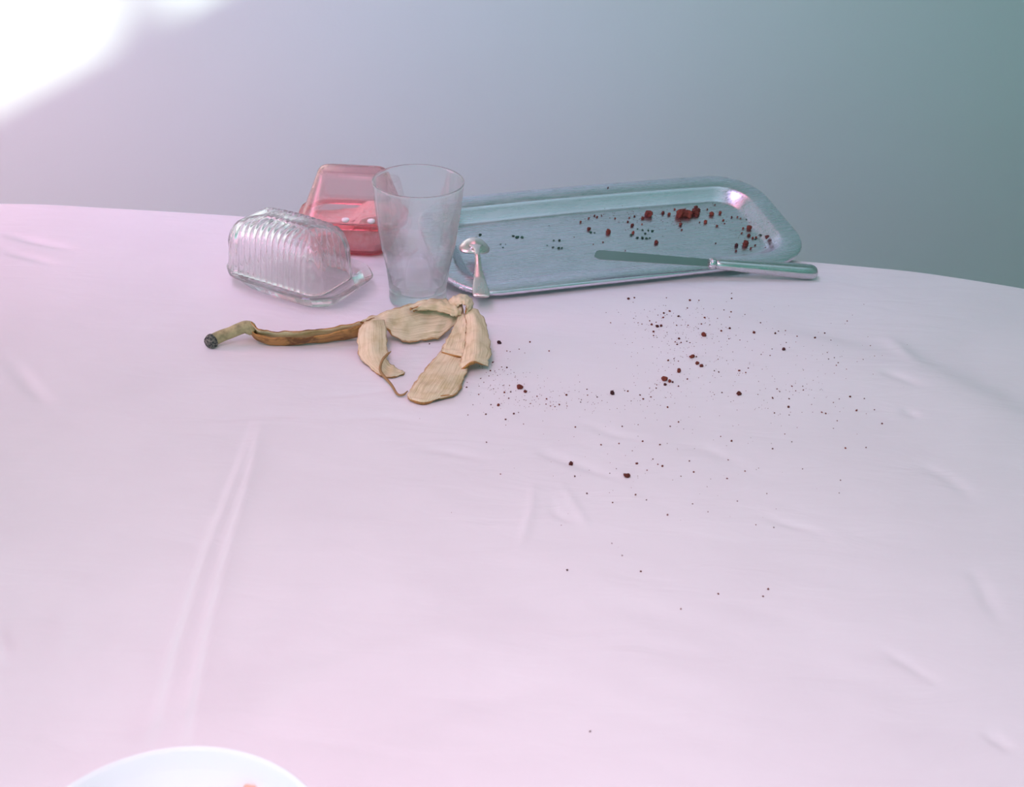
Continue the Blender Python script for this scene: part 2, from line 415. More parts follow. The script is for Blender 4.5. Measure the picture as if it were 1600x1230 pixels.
AX = np.concatenate([np.linspace(-1.10, -0.62, 40)[:-1], np.linspace(-0.62, 0.62, 460), np.linspace(0.62, 1.10, 40)[1:]])
BY = np.concatenate([np.linspace(-0.72, -0.30, 30)[:-1], np.linspace(-0.30, 0.0, 320), np.linspace(0.0, 0.0, 1)])
# rows: y measured from the far edge (negative = on the table), positive = hanging
rows = np.concatenate([np.linspace(-1.10, -0.78, 24)[:-1], np.linspace(-0.78, 0.0, 300), np.linspace(0.0, 0.03, 16)[1:], np.linspace(0.03, 0.34, 30)[1:]])
A, B = np.meshgrid(AX, rows)
XL = 0.92
xc = np.clip(A, -XL, XL)
ye = yedge(xc)
Ytop = ye + np.minimum(B, 0)
YF = 0.16                                   # near edge of the table, under the camera
exx = np.maximum(np.abs(A) - XL, 0); exf = np.maximum(B, 0); exn = np.maximum(YF - Ytop, 0)
Ytop = np.maximum(Ytop, YF)
ex = np.hypot(np.hypot(exx, exf), exn)
RB = 0.010
th = np.minimum(ex / RB, math.pi / 2)
out = RB * np.sin(th); drop = RB * (1 - np.cos(th)) + np.maximum(ex - RB * math.pi / 2, 0)
rip = 0.010 * np.sin(A * 31 + 0.7 * np.sin(A * 13)) * np.clip(drop / 0.2, 0, 1)
nrm = np.maximum(ex, 1e-6)
Xc = xc + (out + rip) * np.sign(A) * exx / nrm
Yc = Ytop + (out + rip) * exf / nrm - (out + rip) * exn / nrm
Zc = TZ + cloth_h(xc, Ytop) * np.clip(1 - ex / 0.02, 0, 1) - drop
nr, nc = A.shape
verts = np.stack([Xc, Yc, Zc], -1).reshape(-1, 3)
idx = np.arange(nr * nc).reshape(nr, nc)
faces = np.stack([idx[:-1, :-1], idx[:-1, 1:], idx[1:, 1:], idx[1:, :-1]], -1).reshape(-1, 4)
me = bpy.data.meshes.new('tablecloth')
me.vertices.add(len(verts)); me.vertices.foreach_set('co', verts.ravel())
me.loops.add(faces.size); me.loops.foreach_set('vertex_index', faces.ravel().astype(np.int32))
me.polygons.add(len(faces)); me.polygons.foreach_set('loop_start', np.arange(0, faces.size, 4, dtype=np.int32))
me.polygons.foreach_set('loop_total', np.full(len(faces), 4, dtype=np.int32))
me.update(calc_edges=True); me.validate()
cloth = link('tablecloth', me, M_CLOTH)
tag(cloth, 'creased white cotton cloth spread over the whole table', 'tablecloth')

table = empty('table', (0, 0.7, 0)); tag(table, 'wooden table hidden under the white cloth', 'table')
bm = bmesh.new()
tx = np.linspace(-XL + 0.012, XL - 0.012, 60)
loop = [(x, float(yedge(x)) - 0.012) for x in tx] + [(XL - 0.012, YF + 0.012), (-XL + 0.012, YF + 0.012)]
lo = [bm.verts.new((x, y - 0.7, 0.705)) for x, y in loop]; hi = [bm.verts.new((x, y - 0.7, 0.742)) for x, y in loop]
bm.faces.new(lo); bm.faces.new(hi)
for i in range(len(lo)):
    j = (i + 1) % len(lo); bm.faces.new((lo[i], lo[j], hi[j], hi[i]))
bmo('tabletop', bm, M_WOOD, table, False)
for lx, ly in [(-0.8, -0.45), (0.8, -0.45), (-0.8, 0.36), (0.66, 0.22)]:
    bm = bmesh.new(); box(bm, (lx - 0.03, ly - 0.03, 0), (lx + 0.03, ly + 0.03, 0.705)); bmo('leg', bm, M_WOOD, table, False)

# ------------------------------------------------------------------ steel tray (tilted up at the back)
TP = at(725, 463, 0.7600); TQ = at(1125, 420, 0.7600)
te = (TQ - TP).normalized(); hh = Vector((-te.y, te.x, 0)); TT = math.radians(10)
td = hh * math.cos(TT) + Vector((0, 0, math.sin(TT))); tn = te.cross(td)
U0_, U1_, D1_ = -0.012, 0.3715, 0.1665       # extents along the length and the depth
Tlen, Tdep = (U1_ - U0_) / 2, D1_ / 2
Torg = TP + te * ((U0_ + U1_) / 2) + td * (D1_ / 2)
MT = Matrix((te, td, tn)).transposed().to_4x4(); MT.translation = Torg
def t2w(p): return MT @ Vector(p)
FLOOR_Z = -0.0125
tray = empty('serving_tray'); tray.matrix_world = MT
tag(tray, 'long rectangular worn steel serving tray with rounded corners, strewn with crumbs', 'tray')
def tring(inset, z, rad, bow=0.004, n=14):
    hx, hy = Tlen - inset, Tdep - inset
    out = []
    for q in range(4):
        cx = (hx - rad) * (1 if q in (0, 3) else -1); cy = (hy - rad) * (1 if q in (0, 1) else -1)
        for k in range(n):
            a = math.pi / 2 * (q + k / (n - 1)); out.append((cx + rad * math.cos(a), cy + rad * math.sin(a)))
        nx = 10                              # straight run to the next corner
        q2 = (q + 1) % 4; a2 = math.pi / 2 * q2
        ex_, ey_ = (hx - rad) * (1 if q2 in (0, 3) else -1) + rad * math.cos(a2), (hy - rad) * (1 if q2 in (0, 1) else -1) + rad * math.sin(a2)
        sx, sy = out[-1]
        for j in range(1, nx): out.append((sx + (ex_ - sx) * j / nx, sy + (ey_ - sy) * j / nx))
    res = []
    for x, y in out:
        b = bow * (1 - (x / hx) ** 2) if y > 0 else 0.0
        res.append((x, y + b * max(y / hy, 0), z))
    return res
prof = [(0.0004, -0.0035, 0.050), (0.0, -0.0015, 0.050), (0.0010, 0.0, 0.049), (0.0025, 0.0004, 0.048), (0.0185, -0.0008, 0.034), (0.0205, -0.0016, 0.032),
        (0.0225, -0.0035, 0.030), (0.0310, -0.0105, 0.024), (0.0335, -0.0121, 0.022), (0.0370, FLOOR_Z, 0.020), (0.060, FLOOR_Z, 0.010)]
rings = [tring(i, z, r) for i, z, r in prof]
under = [tring(i + 0.0004, z - 0.0011, r) for i, z, r in prof[::-1]]
n = len(rings[0])
bm2 = bmesh.new()
allr = [[bm2.verts.new(p) for p in r] for r in rings + under]
K = len(rings)
for i in range(len(allr) - 1):
    if i == K - 1: continue
    a, b = allr[i], allr[i + 1]
    for k2 in range(n): bm2.faces.new((a[k2], a[(k2 + 1) % n], b[(k2 + 1) % n], b[k2]))
a, b = allr[-1], allr[0]
for k2 in range(n): bm2.faces.new((a[k2], a[(k2 + 1) % n], b[(k2 + 1) % n], b[k2]))
bm2.faces.new(allr[K - 1]); bm2.faces.new(allr[K])
bmo('dish', bm2, M_TRAY, tray)
# low foot under the raised back half
bm = bmesh.new()
fx, fy = -0.045, 0.030
pw = t2w((fx, fy, FLOOR_Z - 0.0012)); foot_h = (pw.z - tz(pw.x, pw.y)) / math.cos(TT)
bmesh.ops.create_cone(bm, cap_ends=True, segments=32, radius1=0.010, radius2=0.016, depth=foot_h - 0.0020)
bmesh.ops.translate(bm, verts=bm.verts, vec=(fx, fy, FLOOR_Z - 0.0008 - (foot_h - 0.0020) / 2))
bmo('foot', bm, M_TRAY, tray)

def at_tray(px, py, z=FLOOR_Z):             # pixel to the tray's floor plane, tray-local
    p0 = t2w((0, 0, z)); d = ray(px, py)
    w = CAM + d * ((p0 - CAM).dot(tn) / d.dot(tn))
    return MT.inverted() @ w
def tray_surf(x, y):                        # height of the tray's upper face in tray-local coordinates
    ins = min(Tlen - abs(x), Tdep - abs(y))
    pi = [p[0] for p in prof[2:]]; pz = [p[1] for p in prof[2:]]
    return float(np.interp(ins, pi, pz))

# ------------------------------------------------------------------ spoon, hollow side down
sp_end = at(752, 465, 0.7665); sp_tip = t2w(at_tray(738, 381, FLOOR_Z + 0.010)); 
sp_root = empty('teaspoon'); tag(sp_root, 'small steel spoon lying hollow side down on the tray', 'spoon')
ax = (sp_tip - sp_end); SL = ax.length; ax.normalize()
up = tn.copy(); sd = ax.cross(up).normalized(); up = sd.cross(ax)
MS = Matrix((sd, ax, up)).transposed().to_4x4(); MS.translation = sp_end
sp_root.matrix_world = MS
def spoon_handle():
    S = [0.0, 0.02, 0.06, 0.25, 0.40, 0.52, 0.60, 0.66, 0.70]
    W = [0.0056, 0.0076, 0.0080, 0.0052, 0.0031, 0.0025, 0.0027, 0.0042, 0.0070]
    Z = [0.0, 0.0008, 0.0014, 0.0042, 0.0090, 0.0135, 0.0145, 0.0142, 0.0138]
    bm = bmesh.new(); N = 60; rows = []
    for i in range(N):
        s = S[-1] * i / (N - 1)
        if s < 0.03: w = 0.0080 * (0.86 + 0.14 * math.sqrt(max(1 - ((0.03 - s) / 0.03) ** 2, 0)))
        else: w = np.interp(s, S, W)
        z = np.interp(s, S, Z); t = 0.0011 + 0.0006 * np.interp(s, [0.2, 0.5, 0.7], [0, 1, 0])
        prow = []
        for k in range(12):
            a = 2 * math.pi * k / 12
            prow.append(bm.verts.new((w * math.copysign(abs(math.cos(a)) ** 0.6, math.cos(a)), s * SL, z + t * math.sin(a) + 0.0010)))
        rows.append(prow)
    for a, b in zip(rows[:-1], rows[1:]):
        for k in range(12): bm.faces.new((a[k], a[(k + 1) % 12], b[(k + 1) % 12], b[k]))
    bm.faces.new(rows[0][::-1]); bm.faces.new(rows[-1])
    return bm
bmo('handle', spoon_handle(), M_SPOON, sp_root)
def spoon_bowl():
    bm = bmesh.new(); N, Mr = 32, 9; c = 0.835 * SL; ly = 0.165 * SL; wx = 0.0148
    tops = []; bots = []
    def pt(i, j, off):
        r = j / Mr; a = 2 * math.pi * i / N
        y = math.sin(a) * ly * r; x = math.cos(a) * wx * r * (1 - 0.10 * math.sin(a))
        z = 0.0155 - 0.0100 * r ** 2.2 - 0.0035 * max(math.sin(a), 0) * r
        z += 0.0028 * max(-math.sin(a), 0) ** 3 * r
        return (x, c + y, z - off)
    for off, store in ((0, tops), (0.0011, bots)):
        store.append([bm.verts.new(pt(0, 0, off))])
        for j in range(1, Mr + 1): store.append([bm.verts.new(pt(i, j, off)) for i in range(N)])
    for st in (tops, bots):
        for i in range(N):
            bm.faces.new((st[0][0], st[1][i], st[1][(i + 1) % N]))
            for j in range(1, Mr): bm.faces.new((st[j][i], st[j + 1][i], st[j + 1][(i + 1) % N], st[j][(i + 1) % N]))
    for i in range(N): bm.faces.new((tops[-1][i], bots[-1][i], bots[-1][(i + 1) % N], tops[-1][(i + 1) % N]))
    return bm
bmo('bowl', spoon_bowl(), M_SPOON, sp_root)

# ------------------------------------------------------------------ table knife, blade over the tray, handle on the cloth
kn_e = at(1266, 425, TZ + 0.0078)
kb = at(1116, 412, 0.7685)
kx = (kb - kn_e); BL = kx.length; kx.normalize()
kz = Vector((0, 0, 1)); ky = kz.cross(kx).normalized(); kz = kx.cross(ky)
MK = Matrix((kx, ky, kz)).transposed().to_4x4(); MK.translation = kn_e
knife = empty('table_knife'); knife.matrix_world = MK
tag(knife, 'steel table knife with round handle, blade resting across the tray edge', 'knife')
HR = 0.0074
bm = bmesh.new(); rows = []
prof_h = [(-HR * 1.0, 0.02), (-HR * 0.93, 0.38), (-HR * 0.7, 0.72), (-HR * 0.35, 0.93), (0.0, 1.0), (0.012, 1.0), (BL * 0.45, 0.90), (BL * 0.80, 0.76), (BL * 0.94, 0.70), (BL * 0.975, 0.62), (BL, 0.46)]
for x, r in prof_h:
    rows.append([bm.verts.new((x, HR * 1.15 * r * math.cos(2 * math.pi * k / 24), HR * r * math.sin(2 * math.pi * k / 24))) for k in range(24)])
for a, b in zip(rows[:-1], rows[1:]):
    for k in range(24): bm.faces.new((a[k], a[(k + 1) % 24], b[(k + 1) % 24], b[k]))
bm.faces.new(rows[0][::-1]); bm.faces.new(rows[-1])
bmo('handle', bm, M_KNIFE, knife)
bm = lathe([(0, -0.004), (0.0045, -0.0036), (0.0060, -0.0015), (0.0060, 0.0015), (0.0045, 0.0036), (0, 0.004)], 24)
bmesh.ops.rotate(bm, verts=bm.verts, cent=(0, 0, 0), matrix=Matrix.Rotation(math.pi / 2, 3, 'Y'))
bmesh.ops.translate(bm, verts=bm.verts, vec=(BL + 0.002, 0, 0))
bmo('bolster', bm, M_KNIFE, knife)
tipp = at(926, 404, 0.7760); KL = (MK.inverted() @ tipp).x
bm = bmesh.new(); rows = []
NB = 40
for i in range(NB):
    t = i / (NB - 1); x = BL + 0.003 + (KL - BL - 0.003) * t
    w0 = -0.0060 - 0.0040 * t                # cutting edge towards the far side
    w1 = 0.0050
    if t > 0.93:
        q = (t - 0.93) / 0.07; w1 = 0.0050 - 0.0095 * (1 - math.sqrt(max(1 - q * q, 0))); w0 = w0 + 0.0035 * (1 - math.sqrt(max(1 - q * q, 0)))
    th_ = 0.0013 - 0.0006 * t
    # blade tipped a little towards the camera
    def P(y, z): return (x, y * math.cos(0.19), z - y * math.sin(0.19))
    rows.append([bm.verts.new(P(-w1, th_)), bm.verts.new(P(-w0, 0.0002)), bm.verts.new(P(-w0, -0.0002)), bm.verts.new(P(-w1, -th_))])
for a, b in zip(rows[:-1], rows[1:]):
    for k in range(4): bm.faces.new((a[k], a[(k + 1) % 4], b[(k + 1) % 4], b[k]))
bm.faces.new(rows[0][::-1]); bm.faces.new(rows[-1])
bmo('blade', bm, M_BLADE, knife, smooth=False)

# ------------------------------------------------------------------ drinking glass
gc = Vector((-0.0912, 1.0645, 0)); gz = tz(gc.x, gc.y) + 0.0012
glass = empty('drinking_glass', (gc.x, gc.y, gz)); tag(glass, 'clear empty tapered drinking glass with thick base', 'glass')
outp = [(0.0, 0.0), (0.0235, 0.0), (0.0258, 0.0012), (0.0265, 0.004), (0.0265, 0.012), (0.0272, 0.020), (0.0288, 0.032), (0.0312, 0.044), (0.0336, 0.056), (0.0358, 0.070), (0.0378, 0.086), (0.0394, 0.102), (0.04035, 0.1145), (0.0407, 0.1160)]
inp = [(0.0406, 0.1168), (0.0401, 0.1173), (0.0395, 0.1170), (0.0391, 0.1160), (0.0393, 0.1145), (0.0385, 0.102), (0.0370, 0.086), (0.0350, 0.070), (0.0327, 0.056), (0.0302, 0.044), (0.0276, 0.032), (0.0254, 0.022), (0.0225, 0.0145), (0.0170, 0.0112), (0.0085, 0.0098), (0.0, 0.0095)]
bmo('tumbler', lathe(outp + inp, 96), M_GLASS, glass)

# ------------------------------------------------------------------ butter dish
BA = math.radians(-28)
butter = empty('butter_dish', (-0.2120, 1.0830, tz(-0.212, 1.083)), (0, 0, BA))
tag(butter, 'clear butter dish with ribbed domed cover on an eight sided plate', 'butter dish')
def octo(hx, hy, cut, z, ox=0.008, oy=0.004):
    c = cut
    base = [(hx, -hy + c), (hx, hy - c), (hx - c * 1.1, hy), (-hx + c * 1.1, hy), (-hx, hy - c), (-hx, -hy + c), (-hx + c * 1.1, -hy), (hx - c * 1.1, -hy)]
    out = []
    for i in range(8):                       # rounded by subdividing every edge and smoothing
        a = base[i]; b = base[(i + 1) % 8]
        for j in range(6): out.append((a[0] + (b[0] - a[0]) * j / 6, a[1] + (b[1] - a[1]) * j / 6))
    for _ in range(2):
        out = [((out[i - 1][0] + 2 * out[i][0] + out[(i + 1) % len(out)][0]) / 4, (out[i - 1][1] + 2 * out[i][1] + out[(i + 1) % len(out)][1]) / 4) for i in range(len(out))]
    return [(x + ox, y + oy, z) for x, y in out]
pp = [(0.046, 0.028, 0.012, 0.0008), (0.050, 0.032, 0.014, 0.0012), (0.054, 0.036, 0.016, 0.0050), (0.060, 0.042, 0.019, 0.0125), (0.0655, 0.0475, 0.022, 0.0160), (0.0665, 0.0485, 0.022, 0.0170),
      (0.0655, 0.0475, 0.022, 0.0180), (0.0600, 0.0420, 0.019, 0.0158), (0.0585, 0.0405, 0.018, 0.0145), (0.0560, 0.0380, 0.016, 0.0140)]
bmo('plate', loft([octo(*q) for q in pp]), M_PRESSED, butter, smooth=False)
def cover():
    NS, NE = 150, 14                         # points along a long side, per rounded corner
    def ring(hx, hy, r, z):                  # fine rounded rectangle; long sides carry many points
        r = max(min(r, hx, hy), 0.0002); out = []
        xs_ = np.linspace(hx - r, -hx + r, NS)
        def corner(cx, cy, a0): return [(cx + r * math.cos(a0 + math.pi / 2 * k / (NE - 1)), cy + r * math.sin(a0 + math.pi / 2 * k / (NE - 1))) for k in range(1, NE - 1)]
        out += [(x, hy) for x in xs_]
        out += corner(-hx + r, hy - r, math.pi / 2)
        ys_ = np.linspace(hy - r, -hy + r, 12); out += [(-hx, y) for y in ys_]
        out += corner(-hx + r, -hy + r, math.pi)
        out += [(x, -hy) for x in xs_[::-1]]
        out += corner(hx - r, -hy + r, -math.pi / 2)
        out += [(hx, y) for y in ys_[::-1]]
        out += corner(hx - r, hy - r, 0.0)
        return [(x, y, z) for x, y in out]
    HX, HY, H, Z0 = 0.0560, 0.0325, 0.0520, 0.0148
    def shell(off, amp):
        rows = []
        prof_c = [(0.0, 0.0), (0.0004, 0.004), (0.0012, 0.014), (0.0020, 0.024), (0.0028, 0.032), (0.0036, 0.0375), (0.0050, 0.0420), (0.0072, 0.0458), (0.0102, 0.0486), (0.0140, 0.0503), (0.0190, 0.0513), (0.0245, 0.0518), (0.0300, 0.0520)]
        for ins, z in prof_c:
            h = z - off * (1 if z > 0.03 else z / 0.03)
            rg = ring(HX - off - ins * 1.0, HY - off - ins, 0.016 - off - ins * 0.6, Z0 + h)
            a = np.array(rg)
            c = np.array([0, 0, Z0 + 0.015])
            nrm = a - np.array([np.clip(a[:, 0], -HX + 0.022, HX - 0.022), 0 * a[:, 0], 0 * a[:, 0] + Z0 + 0.018]).T
            if z < 0.036: nrm[:, 2] = 0
            nrm /= np.linalg.norm(nrm, axis=1, keepdims=True) + 1e-9
            k = np.clip((0.047 - np.abs(a[:, 0])) / 0.004, 0, 1) * min(1, z / 0.006)
            rib = amp * (np.abs(np.cos(a[:, 0] * math.pi / 0.0064)) ** 0.7 - 0.4) * k
            ke = np.clip((np.abs(a[:, 0]) - 0.047) / 0.004, 0, 1) * np.clip((z - 0.020) / 0.010, 0, 1)
            rib = rib + amp * 0.5 * np.cos(a[:, 1] * math.pi * 2 / 0.0055) * ke
            a = a + nrm * rib[:, None]
            a[:, 2] -= 0.0050 * (a[:, 0] / HX) ** 2 * min(1, z / 0.03)
            rows.append(a)
        return rows
    o = shell(0.0, 0.0027); n_ = shell(0.0030, 0.0)
    bm = bmesh.new()
    A_ = [[bm.verts.new(p) for p in r] for r in o]; B_ = [[bm.verts.new(p) for p in r] for r in n_]
    m_ = len(A_[0])
    for S in (A_, B_):
        for a, b in zip(S[:-1], S[1:]):
            for k in range(m_): bm.faces.new((a[k], a[(k + 1) % m_], b[(k + 1) % m_], b[k]))
        r = S[-1]; half = NS + 2 * (NE - 2) + 12
        # close the crown between its two long sides
        for k in range(NS - 1): bm.faces.new((r[k], r[k + 1], r[NS + 2 * (NE - 2) + 12 + NS - 2 - k], r[NS + 2 * (NE - 2) + 12 + NS - 1 - k]))
        e0 = r[NS - 1:NS + 2 * (NE - 2) + 13]; bm.faces.new(e0)
        e1 = r[2 * NS + 2 * (NE - 2) + 11:] + [r[0]]; bm.faces.new(e1)
    for k in range(m_): bm.faces.new((A_[0][k], A_[0][(k + 1) % m_], B_[0][(k + 1) % m_], B_[0][k]))
    return bm
bmo('cover', cover(), M_PRESSED, butter)

# ------------------------------------------------------------------ pink container
PX, PY = -0.1650, 1.1800
pz = tz(PX, PY)
pink = empty('sugar_box', (PX, PY, pz)); tag(pink, 'see-through pink plastic box with tapered lid behind the glass', 'box')
RZ = 0.036
def pr(hx, hy, z, r): return rring(hx, hy, min(r, hy - 0.0005, hx - 0.0005), 9, z)
base_o = [pr(0.0290, 0.0210, 0.0006, 0.014), pr(0.0330, 0.0245, 0.0022, 0.017), pr(0.0365, 0.0270, 0.0060, 0.019), pr(0.0415, 0.0295, 0.0150, 0.022), pr(0.0465, 0.0315, 0.0260, 0.025), pr(0.0490, 0.0325, RZ - 0.004, 0.025)]
base_i = [pr(0.0475, 0.0310, RZ - 0.004, 0.024), pr(0.0450, 0.0300, 0.0260, 0.024), pr(0.0400, 0.0280, 0.0150, 0.021), pr(0.0345, 0.0250, 0.0070, 0.017), pr(0.0290, 0.0210, 0.0035, 0.013)]
bmo('base', loft(base_o + base_i), M_PINKBASE, pink)
rim_r = [pr(0.0495, 0.0315, RZ - 0.0038, 0.025), pr(0.0530, 0.0345, RZ - 0.0036, 0.027), pr(0.0535, 0.0350, RZ - 0.0028, 0.027), pr(0.0535, 0.0350, RZ + 0.0010, 0.027), pr(0.0530, 0.0345, RZ + 0.0016, 0.027), pr(0.0500, 0.0320, RZ + 0.0016, 0.025)]
lid_o = [pr(0.0495, 0.0315, RZ + 0.0020, 0.025), pr(0.0480, 0.0300, RZ + 0.0060, 0.024), pr(0.0350, 0.0155, RZ + 0.0405, 0.013), pr(0.0338, 0.0143, RZ + 0.0435, 0.012), pr(0.0320, 0.0125, RZ + 0.0458, 0.011), pr(0.0285, 0.0092, RZ + 0.0467, 0.009)]
lid_i = [pr(0.0275, 0.0085, RZ + 0.0448, 0.007), pr(0.0308, 0.0115, RZ + 0.0435, 0.009), pr(0.0330, 0.0135, RZ + 0.0405, 0.011), pr(0.0465, 0.0285, RZ + 0.0060, 0.023), pr(0.0480, 0.0300, RZ + 0.0020, 0.024)]
def loft_open(outer, inner):                 # shell closed over the top, open below
    outer, inner = dense(outer), dense(inner)
    bm = bmesh.new()
    V = [[bm.verts.new(p) for p in r] for r in outer]; W = [[bm.verts.new(p) for p in r] for r in inner]
    n = len(V[0])
    for S in (V, W):
        for a, b in zip(S[:-1], S[1:]):
            for k in range(n): bm.faces.new((a[k], a[(k + 1) % n], b[(k + 1) % n], b[k]))
    bm.faces.new(V[-1]); bm.faces.new(W[0])
    for k in range(n): bm.faces.new((V[0][k], V[0][(k + 1) % n], W[-1][(k + 1) % n], W[-1][k]))
    return bm
bmo('lid', loft_open(lid_o, lid_i), M_PINK, pink)
rim_i = [pr(0.0488, 0.0310, RZ + 0.0016, 0.024), pr(0.0486, 0.0310, RZ - 0.0036, 0.024)]
rg = dense(rim_r + rim_i + rim_r[:1], 0.0003)
bm = bmesh.new(); VV = [[bm.verts.new(p) for p in r] for r in rg[:-1]]; nn_ = len(VV[0])
for a, b in zip(VV, VV[1:] + VV[:1]):
    for k in range(nn_): bm.faces.new((a[k], a[(k + 1) % nn_], b[(k + 1) % nn_], b[k]))
bmo('rim', bm, M_PINKLINE, pink)
# a wavy heap of pink granules that fills the base and rises to one side
heap = empty_h = None
bm = bmesh.new(); N = 28; rows = []
def inner_half(z): return np.interp(z, [0.0035, 0.007, 0.017, 0.029, 0.05], [0.028, 0.0335, 0.040, 0.0455, 0.041]), np.interp(z, [0.0035, 0.007, 0.017, 0.029, 0.05], [0.020, 0.024, 0.0275, 0.0295, 0.022])
for r in (0.25, 0.5, 0.75, 0.9, 0.97):
    ring = []
    for k in range(48):
        a = 2 * math.pi * k / 48; x = math.cos(a); y = math.sin(a)
        zt = 0.0285 + 0.0135 / (1 + math.exp(-(x * r - 0.12) * 18)) + 0.0012 * math.sin(7 * a + 9 * r)
        hx, hy = inner_half(min(zt, 0.05)); s = (abs(x) ** 3.2 + abs(y) ** 3.2) ** (-1 / 3.2)
        ring.append((x * s * hx * r, y * s * hy * r, zt))
    rows.append(ring)
for z in (0.027, 0.017, 0.0075, 0.0042):
    hx, hy = inner_half(z); ring = []
    for k in range(48):
        a = 2 * math.pi * k / 48; x = math.cos(a); y = math.sin(a); s = (abs(x) ** 3.2 + abs(y) ** 3.2) ** (-1 / 3.2)
        ring.append((x * s * hx * 0.97, y * s * hy * 0.97, z))
    rows.append(ring)
o = bmo('granules', loft(rows), M_SUGAR, None); o.location = (PX, PY, pz)
tag(o, 'heap of pink granules filling the lower half of the pink box', 'sugar', kind='stuff')
for px, py in [(540, 346), (581, 345)]:
    p = at(px, py, TZ + 0.042)
    bm = bmesh.new(); bmesh.ops.create_icosphere(bm, subdivisions=2, radius=1.0)
    for q in bm.verts:
        c = q.co; q.co = Vector((c.x * 0.0040, c.y * 0.0024, c.z * 0.0028 + 0.0008 * c.x * (c.x > 0)))
    yy = -0.0312
    bmesh.ops.translate(bm, verts=bm.verts, vec=(p.x - PX - 0.0006, yy - 0.0002, 0.0415))
    s = bmo('clip', bm, M_STUD, pink); s['label'] = 'small white clip'

# ------------------------------------------------------------------ bowl in the foreground
bc = at(262, 1367, TZ + 0.056); br = 0.0745
bowl = empty('bowl', (bc.x, bc.y, tz(bc.x, bc.y) + 0.0008)); tag(bowl, 'shiny white ceramic bowl in the foreground, near the fold lines of the cloth', 'bowl')
po = [(0.0, 0.0030), (0.030, 0.0030), (0.031, 0.0), (0.0335, 0.0), (0.035, 0.0035), (0.050, 0.0130), (0.0635, 0.0300), (0.0710, 0.0460), (0.0740, 0.0545), (br, 0.0560), (0.0738, 0.0568), (0.0722, 0.0550), (0.0690, 0.0462), (0.0615, 0.0318), (0.0480, 0.0165), (0.0320, 0.0078), (0.0, 0.0062)]
bmo('bowl_body', lathe(po, 96), M_WHITE, bowl)
# where the line of sight meets the inside of the bowl
def bowl_in(r): return bowl.location.z + float(np.interp(r, [0, 0.032, 0.048, 0.0615, 0.069, 0.0722], [0.0062, 0.0078, 0.0165, 0.0318, 0.0462, 0.055]))
fd = ray(387, 1229).normalized(); ft = 0.4
while ft < 1.2:
    fpt = CAM + fd * ft
    if math.hypot(fpt.x - bc.x, fpt.y - bc.y) < 0.0722 and fpt.z < bowl_in(math.hypot(fpt.x - bc.x, fpt.y - bc.y)): break
    ft += 0.0005
bm = bmesh.new(); bmesh.ops.create_icosphere(bm, subdivisions=3, radius=1)
for q in bm.verts:
    c = q.co; k_ = 1 + 0.18 * math.sin(c.x * 6 + 1) * math.sin(c.y * 5) + 0.12 * math.sin(c.z * 9)
    q.co = Vector((c.x * 0.0062, c.y * 0.0045, c.z * 0.0038)) * k_
o = bmo('food_scrap', bm, M_FOOD); o.location = fpt + Vector((0.0, -0.0050, -0.0015))
o.rotation_euler = (0.7, -0.5, 0.6)
tag(o, 'small orange scrap of food inside the white bowl', 'food scrap')

